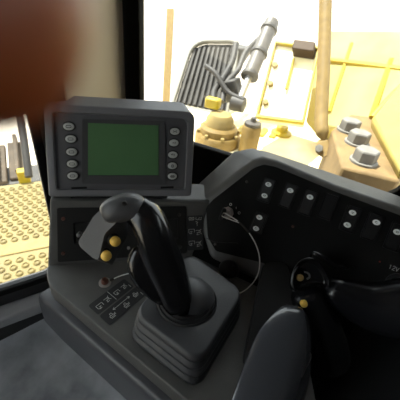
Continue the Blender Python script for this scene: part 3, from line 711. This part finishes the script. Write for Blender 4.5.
# upright panel with yellow rims
pq = [at(257, 118, 1.32), at(303, 124, 1.24), at(319, 50, 1.30), at(276, 44, 1.38)]
pn_ = (pq[1] - pq[0]).cross(pq[3] - pq[0]).normalized(); pn_ = pn_ if pn_.dot(FW) < 0 else -pn_
up_ = thing('side_panel', 'upright yellow access panel beyond the filter canister', 'panel', pq[0])
MB().poly(pq, -pn_ * .04).build('sheet', 'yellow_pale', up_, bevel=.006)
cg = sum(pq, V()) / 4
MB().frame_ring([cg + (p - cg) * 1.04 for p in pq], [cg + (p - cg) * .95 for p in pq], pn_ * .02).build('rim', 'yellow_paint', up_, bevel=.003)
for t in (.2, .45, .7): MB().lathe(pq[0].lerp(pq[3], t).lerp(pq[1].lerp(pq[2], t), .12), pn_, [(.012, 0), (.012, .015), (0, .016)], 8).build('bolt', 'yellow_dusty', up_)
MB().tube([cg + (pq[3] - pq[0]) * .3 + pn_ * .01, cg - (pq[3] - pq[0]) * .1 + pn_ * .012], .006, 8).build('stay', 'yellow_paint', up_)
o = MB().box(at(304, 50, 1.3), pq[2] - pq[3], pn_, pq[3] - pq[0], .045, .03, .022).build('hinge_cover', 'brown_dark', bevel=.004); tag(o, 'dark brown box on the top edge of the upright access panel', 'cover')
o = MB().lathe(onz(281, 134, ZH), EZ, [(.05, 0), (.05, .012), (.03, .016), (.028, .04), (.012, .045), (0, .046)], 24).build('filler_cap', 'yellow_paint')
tag(o, 'low yellow filler cap on the deck in front of the access panel', 'cap')
# right-hand machine wall
rq = [at(305, 122, 1.38), at(430, 150, 1.05), at(440, 30, 1.12), at(322, 30, 1.46)]
rn = (rq[1] - rq[0]).cross(rq[3] - rq[0]).normalized(); rn = rn if rn.dot(FW) < 0 else -rn
rw = thing('tank_side', 'large pale yellow tank wall behind the handrail', 'tank', rq[0])
MB().poly(rq, -rn * .2).build('shell', 'yellow_tank', rw, bevel=.01)
for (p, q, r_) in (((330, 112), (352, 44), .008), ((372, 118), (392, 60), .012), ((322, 60), (420, 72), .012)):
    a, b = [hit(*c, rq[0], rn) + rn * .004 for c in (p, q)]
    MB().tube([a, b], r_, 8).build('seam_rib', 'yellow_paint', rw)
hose('brace_rod', [(372, 118, .98), (388, 100, 1.0), (404, 84, 1.02)], .010, 'yellow_paint', 'yellow diagonal brace rod above the bolts', 'rod')
# side cover on the far right, sloping
sq_ = [onz(371, 118, .92), onz(400, 170, .92), at(450, 150, .75), at(430, 60, .98), at(402, 80, 1.02)]
o = MB().poly(sq_, V((.05, .03, -.12))).build('fender_cover', 'yellow_fender', bevel=.01); tag(o, 'sloping yellow fender cover right of the bolt row', 'cover')
# tan block with the three hex bolts
ZB = .895
bq = [onz(332, 130, ZB), onz(342, 167, ZB), onz(400, 181, ZB), onz(410, 168, ZB), onz(372, 117, ZB), onz(350, 114, ZB)]
o = MB().poly(bq, (0, 0, -.24)).build('bolt_block', 'bolt_block', bevel=.006); tag(o, 'tan dusty steel block under the row of hex bolts', 'steel block')
for (x, y, s, lab) in ((348, 131, .027, 'farthest hex bolt of three, nearest the handrail top'), (356.5, 143.5, .027, 'middle hex bolt of the row of three'), (363, 162, .027, 'nearest and largest-looking hex bolt, closest to the dashboard')):
    p = onz(x, y, ZB); t = thing('hex_bolt', lab, 'bolt', p, 'hex bolts on the tan block')
    MB().lathe(p, EZ, [(s * 1.14, 0), (s * 1.14, .005), (s * 1.08, .006)], 32).build('washer', 'bolt_zinc', t)
    MB().lathe(p + EZ * .005, EZ + EX * .0, [(s, 0), (s, .024), (s * .9, .0275), (0, .0276)], 6).build('head', 'bolt_zinc', t, bevel=.0012, smooth=False)
# handrail with its foot
hr = thing('handrail', 'thick tan handrail post standing right outside the front window', 'handrail', at(321, 152, .86))
pp = [at(326, -20, .93), at(324.5, 40, .92), at(323, 80, .91), at(321.5, 112, .90), at(321.5, 128, .89), at(324, 140, .882)]
MB().tube(spline(pp, 6), [.0185] * 27 + [.0165, .013, .009, .006], 16).build('tube', 'handrail_tan', hr)
MB().poly(rpoly([at(317, 142, .88), at(328, 140, .875), at(331, 154, .865), at(322, 158, .865), at(315, 152, .87)], .006), V((.004, .012, 0))).build('foot_plate', 'handrail_tan', hr, bevel=.002)
bp_ = at(319.5, 148.5, .868)
MB().lathe(bp_, -FW - RT * .6, [(.011, 0), (.011, .008), (0, .0085)], 6).build('foot_bolt', 'bolt_zinc', hr, smooth=False)

# ------------------------------------------------------------------ outside, left
ZP = .17
plat = thing('access_platform', 'dusty yellow anti-slip platform with rows of raised studs outside the door window', 'platform', onz(15, 240, ZP))
PX = V((math.cos(rad(28)), math.sin(rad(28)), 0)); PY = V((-math.sin(rad(28)), math.cos(rad(28)), 0))
pc_ = onz(18, 246, ZP); pc_.z = ZP
for (v0_, v1_, nm) in ((.02, .52, 'tread_plate'), (-.62, -.05, 'tread_plate')):
    mb = MB().poly([pc_ + PX * a + PY * b for a, b in ((-.55, v0_), (.34, v0_), (.34, v1_), (-.55, v1_))], V((0, 0, -.03)))
    st = .043; ny = int((v1_ - v0_) / st * 1.1)
    for j in range(ny):
        for i in range(20):
            u = -.53 + (i + .5 * (j % 2)) * st; v = v0_ + .025 + j * st * .9
            if v > v1_ - .02 or u > .32: continue
            mb.lathe(pc_ + PX * u + PY * v, EZ, [(.0155, 0), (.0135, .007), (.010, .009), (.0085, .004), (0, .003)], 9)
    mb.build(nm, 'tread_yellow', plat, angle=60)
MB().box(pc_ + PY * (-.015) - EZ * .01, PX, PY, EZ, .5, .034, .016).build('step_edge', 'yellow_dusty', plat, bevel=.004)
# undercarriage seen past the platform
tk = thing('crawler_track', 'grey dusty crawler track beyond the platform', 'track', onz(8, 172, -.1))
t0 = onz(6, 172, .10)
for k in range(4):
    p = t0 + PX * (-.3 + .12 * k) + PY * (.08 + .03 * k)
    MB().box(p - EZ * .02, PX, PY * .9 + EZ * .35, EZ * .9 - PY * .35, .055, .16, .02).build('track_shoe', 'track_steel', tk, bevel=.008)
    MB().box(p + EZ * .03, PX, PY * .9 + EZ * .35, EZ * .9 - PY * .35, .012, .16, .03).build('grouser', 'track_steel', tk, bevel=.004)
MB().box(t0 - EZ * .30 + PY * .1, PX, PY, EZ, .42, .12, .22).build('track_frame', 'machine_grey', tk, bevel=.02)
o = MB().tube([at(17, 100, 1.15), at(24, 140, 1.12), at(29, 177, 1.1)], .013, 10).build('grab_bar', 'hose_black'); tag(o, 'dark grab bar hanging outside the door window', 'bar')
o = MB().box(onz(24, 176, .20) , PX, PY, EZ, .03, .025, .04).build('step_bracket', 'yellow_paint', bevel=.006); tag(o, 'small yellow bracket at the far edge of the platform', 'bracket')

# ------------------------------------------------------------------ the hand in front of the lens
def hand():
    root = thing('person', "person's bare hand, one fingertip close to the lens in the upper left corner", 'person', at(-120, 20, .05))
    # skeleton in camera axes: x right, y up, z forwards from the lens, metres
    Pc = lambda x, y, z: CAM + RT * x + UP * y + FW * z
    verts = []; edges = []; radii = []
    def chain(start, pts):
        last = start
        for (p, r) in pts:
            verts.append(Pc(*p)); radii.append(r); edges.append((last, len(verts) - 1) if last is not None else None); last = len(verts) - 1
        return last
    # palm root, behind and left of the lens
    verts.append(Pc(-.085, .010, -.045)); radii.append(.024)
    wr = chain(0, [((-.095, -.03, -.06), .024), ((-.11, -.075, -.075), .025), ((-.135, -.14, -.095), .03), ((-.17, -.23, -.12), .036)])
    # index finger reaching round to the lens
    kn = chain(0, [((-.078, .035, -.02), .012)])
    chain(kn, [((-.064, .034, .008), .0105), ((-.037, .0215, .0165), .0090), ((-.0185, .0125, .0170), .0078), ((-.0116, .0096, .0167), .0072), ((-.0070, .0074, .0163), .0055)])
    for k, (x, y, z) in enumerate(((-.088, .026, -.022), (-.094, .010, -.024), (-.098, -.006, -.028))):
        q = chain(0, [((x, y, z), .0115)])
        chain(q, [((x - .004, y + .003, z + .035), .009), ((x + .012, y + .004, z + .055), .0082), ((x + .03, y + .006, z + .05), .007)])
    th = chain(0, [((-.07, -.02, -.055), .014)])
    chain(th, [((-.045, -.03, -.052), .0115), ((-.022, -.027, -.045), .0095), ((-.006, -.022, -.04), .0075)])
    edges[:] = [e for e in edges if e]
    me = bpy.data.meshes.new('hand'); o = bpy.data.objects.new('hand', me); COL.objects.link(o); o.parent = root
    org = wloc(root)
    me.from_pydata([tuple(v - org) for v in verts], edges, [])
    me.materials.append(MATS['skin'])
    sk = o.modifiers.new('skin', 'SKIN'); sk.use_smooth_shade = True
    if not me.skin_vertices: me.skin_vertices.new()
    for i, r in enumerate(radii):
        me.skin_vertices[0].data[i].radius = (r, r); me.skin_vertices[0].data[i].use_root = (i == 0)
    s_ = o.modifiers.new('sub', 'SUBSURF'); s_.levels = 2; s_.render_levels = 2
    # sleeve over the forearm
    MB().sweep([(Pc(-.125, -.115, -.087), .034, .034), (Pc(-.135, -.14, -.095), .036, .036), (Pc(-.155, -.19, -.108), .04, .04), (Pc(-.175, -.24, -.123), .043, .043)], 20, FW).build('sleeve', 'sleeve', root)
hand()

# ------------------------------------------------------------------ light
w = bpy.data.worlds.new('world'); bpy.context.scene.world = w; w.use_nodes = True
nt = w.node_tree; bg = nt.nodes['Background']
bg.inputs['Color'].default_value = (.93, .97, 1.0, 1); bg.inputs['Strength'].default_value = 1.9
sd = bpy.data.lights.new('sun', 'SUN'); sd.energy = 8.5; sd.angle = rad(1.2); sd.color = (1, .95, .86)
so_ = bpy.data.objects.new('sun', sd); COL.objects.link(so_)
so_.rotation_euler = V((-.36, .2, 1.0)).to_track_quat('Z', 'Y').to_euler()

sc = bpy.context.scene
sc.view_settings.view_transform = 'Standard'; sc.view_settings.look = 'None'
sc.view_settings.gamma = 1; sc.view_settings.use_curve_mapping = False
sc.view_settings.exposure = 0.85
sc.cycles.max_bounces = 10; sc.cycles.transparent_max_bounces = 16
